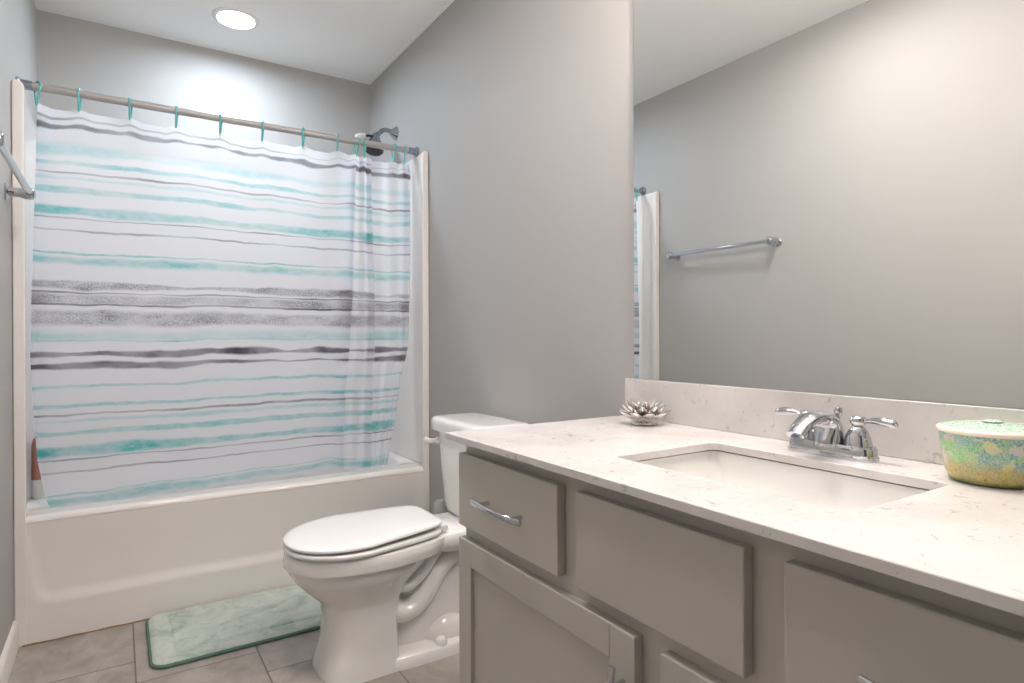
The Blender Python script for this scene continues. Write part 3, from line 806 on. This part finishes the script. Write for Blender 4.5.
# ------------------------------------------------------------------ faucet
def faucet():
    fx, fy = 1.141, 0.657
    t = thing('faucet', 'chrome two-handle bathroom faucet on the counter behind the sink', 'faucet', (fx, fy, CT))
    # stepped base
    def pill(hx, hy, z):
        r = []
        for k in range(48):
            a = 2*PI*k/48; c, s = math.cos(a), math.sin(a)
            r.append((fx+hx*c, fy+math.copysign(hy-hx, s)+hx*s if abs(s) > 1e-9 else fy, z))
        return r
    def pill2(hx, hy, z):
        r = []
        for c0, a0 in ((hy-hx, 0), (-(hy-hx), 180)):
            for k in range(21):
                a = math.radians(a0+180*k/20); r.append((fx+hx*math.cos(a), fy+c0+hx*math.sin(a), z))
        return r
    MB().loft([pill2(.029, .085, CT), pill2(.029, .085, CT+.006), pill2(.0265, .0825, CT+.009), pill2(.0262, .082, CT+.020), pill2(.0245, .080, CT+.0235), pill2(.0235, .079, CT+.0255), pill2(.018, .07, CT+.0262)]).build('base_plate', 'chrome', t, angle=35)
    # spout: broad low arch reaching over the basin
    p = spline([(fx-.006, fy, CT+.020), (fx-.007, fy, CT+.046), (fx-.017, fy, CT+.066), (fx-.041, fy, CT+.0765), (fx-.072, fy, CT+.074), (fx-.098, fy, CT+.062), (fx-.117, fy, CT+.047)], 8)
    n = len(p); rad = []
    for i in range(n):
        k = i/(n-1); rad.append((lerp(.0265, .0175, sm(k)), lerp(.031, .0095, sm(k*1.9))))
    MB().tube(p, rad, 28).build('spout', 'chrome', t, angle=50)
    MB().lathe([(.0100, 0), (.0100, .008), (.008, .009), (0, .0085)], 20, (fx-.1115, fy, CT+.037)).build('aerator', 'chrome_dull', t)
    # lift rod
    MB().lathe([(.006, .02), (.006, .030), (.0038, .034), (.0038, .070), (.0045, .072), (.0075, .077), (.0082, .083), (.0065, .088), (.0, .091)], 20, (fx+.024, fy, CT)).build('lift_rod', 'chrome', t)
    for s in (1, -1):
        y = fy+s*.0500
        h = MB().lathe([(.0235, .0225), (.0240, .027), (.0232, .030), (.0215, .040), (.0165, .052), (.0115, .059), (.0095, .061), (.0115, .063), (.0135, .067), (.0142, .071), (.0130, .076), (.009, .079), (.0, .080)], 32, (fx, y, CT)).build('handle', 'chrome', t)
        dx, dy = (0.06, 1.0) if s > 0 else (-0.02, -1.0)
        L = .060; pts = []; rad = []
        for k in range(15):
            q = k/14; pts.append((fx+dx*(.010+L*q), y+dy*(.010+L*q), CT+.0705-.002*q+.004*math.sin(PI*q)))
            rr = lerp(.0045, .0100, sm(q*1.5)) if q < .8 else .0100*math.sqrt(max(.02, 1-((q-.8)/.2)**2))
            rad.append((rr, rr*.85))
        MB().tube(pts, rad, 18).build('lever', 'chrome', h)
faucet()

# ------------------------------------------------------------------ jar and lotus
def jar():
    x, y = 1.139, 0.401
    t = thing('lidded_jar', 'round green and gold mosaic glass jar with a pale lid on the counter', 'jar', (x, y, CT))
    MB().lathe([(.0, 0), (.050, 0), (.055, .003), (.060, .015), (.0655, .045), (.0685, .0755), (.0665, .0762), (.062, .060), (.055, .02), (0, .012)], 56, (x, y, CT)).build('body', 'jar_mosaic', t, loc=(x, y, CT), angle=60)
    l = MB().lathe([(.066, .0762), (.0715, .0765), (.0722, .079), (.0713, .0825), (.067, .0848)], 56, (x, y, CT)).build('lid', 'lid_cream', t, angle=60)
    MB().lathe([(.0675, .0845), (.055, .088), (.03, .0908), (.010, .0915), (0, .0915)], 56, (x, y, CT)).build('lid_dome', 'lid_mosaic', l, angle=60)
    MB().lathe([(.010, .0900), (.009, .0908), (.012, .0920), (.0140, .0935), (.011, .0955), (0, .0960)], 28, (x, y, CT)).build('lid_knob', 'lid_mosaic', l, angle=60)
jar()

def lotus():
    x, y = 1.137, 1.147
    t = thing('lotus_candle_holder', 'silver metal lotus flower candle holder on the far end of the counter', 'candle holder', (x, y, CT))
    MB().lathe([(0, 0), (.030, 0), (.034, .003), (.030, .006), (.022, .008), (.021, .026), (.0195, .026), (.019, .010), (0, .010)], 32, (x, y, CT)).build('cup', 'silver', t)
    rings = [(9, .018, .058, 0.36, .036, .006, 0.0), (9, .016, .056, 0.70, .036, .007, .35), (8, .015, .054, 1.0, .034, .008, 0.1)]
    for n, r0, L, tilt, w, z0, ph in rings:
        # one curved pointed petal, then copies turned about the centre
        m = MB(); nu, nv = 6, 10
        for side in (0, 1):
            def fn(u, v, side=side):
                s = u*2-1; wd = w*math.sin(PI*min(1, 0.12+0.88*v))**0.75*(1-0.15*v) if v < 1 else 0.0
                if v >= 1: wd = 0
                a = tilt*(0.55+0.75*v)
                rr = r0+L*v*math.cos(tilt*0.9)-0.004*v*v; hh = z0+L*v*math.sin(tilt*0.9)+0.012*v*v
                cup = 0.22*wd*s*s*(1 if True else 0)
                nx, nz = -math.sin(tilt), math.cos(tilt)
                off = cup+(0.0009 if side else 0)
                return (rr+nx*off, s*wd*0.5, hh+nz*off)
            m.grid(fn, nu, nv)
        src = None
        for k in range(n):
            if src is None:
                o = m.build('petal', 'silver', t, angle=80); src = o
            else:
                o = src.copy(); C.objects.link(o)
            o.parent = t; o.location = (0, 0, 0); o.rotation_euler = (0, 0, 2*PI*k/n+ph)
lotus()

# ------------------------------------------------------------------ mirror
def mirror():
    t = thing('wall_mirror', 'large frameless mirror on the right wall above the backsplash', 'mirror', (XR, 0.67, 1.4))
    y0, y1, z0, z1 = 0.065, 1.2705, 0.921, 2.03
    MB().box(XR-0.005, XR-0.001, y0, y1, z0, z1).build('backing', 'mirror_edge', t)
    MB().box(XR-0.0060, XR-0.0050, y0+.0005, y1-.0005, z0+.0005, z1-.0005).build('glass', 'mirror_glass', t)
mirror()
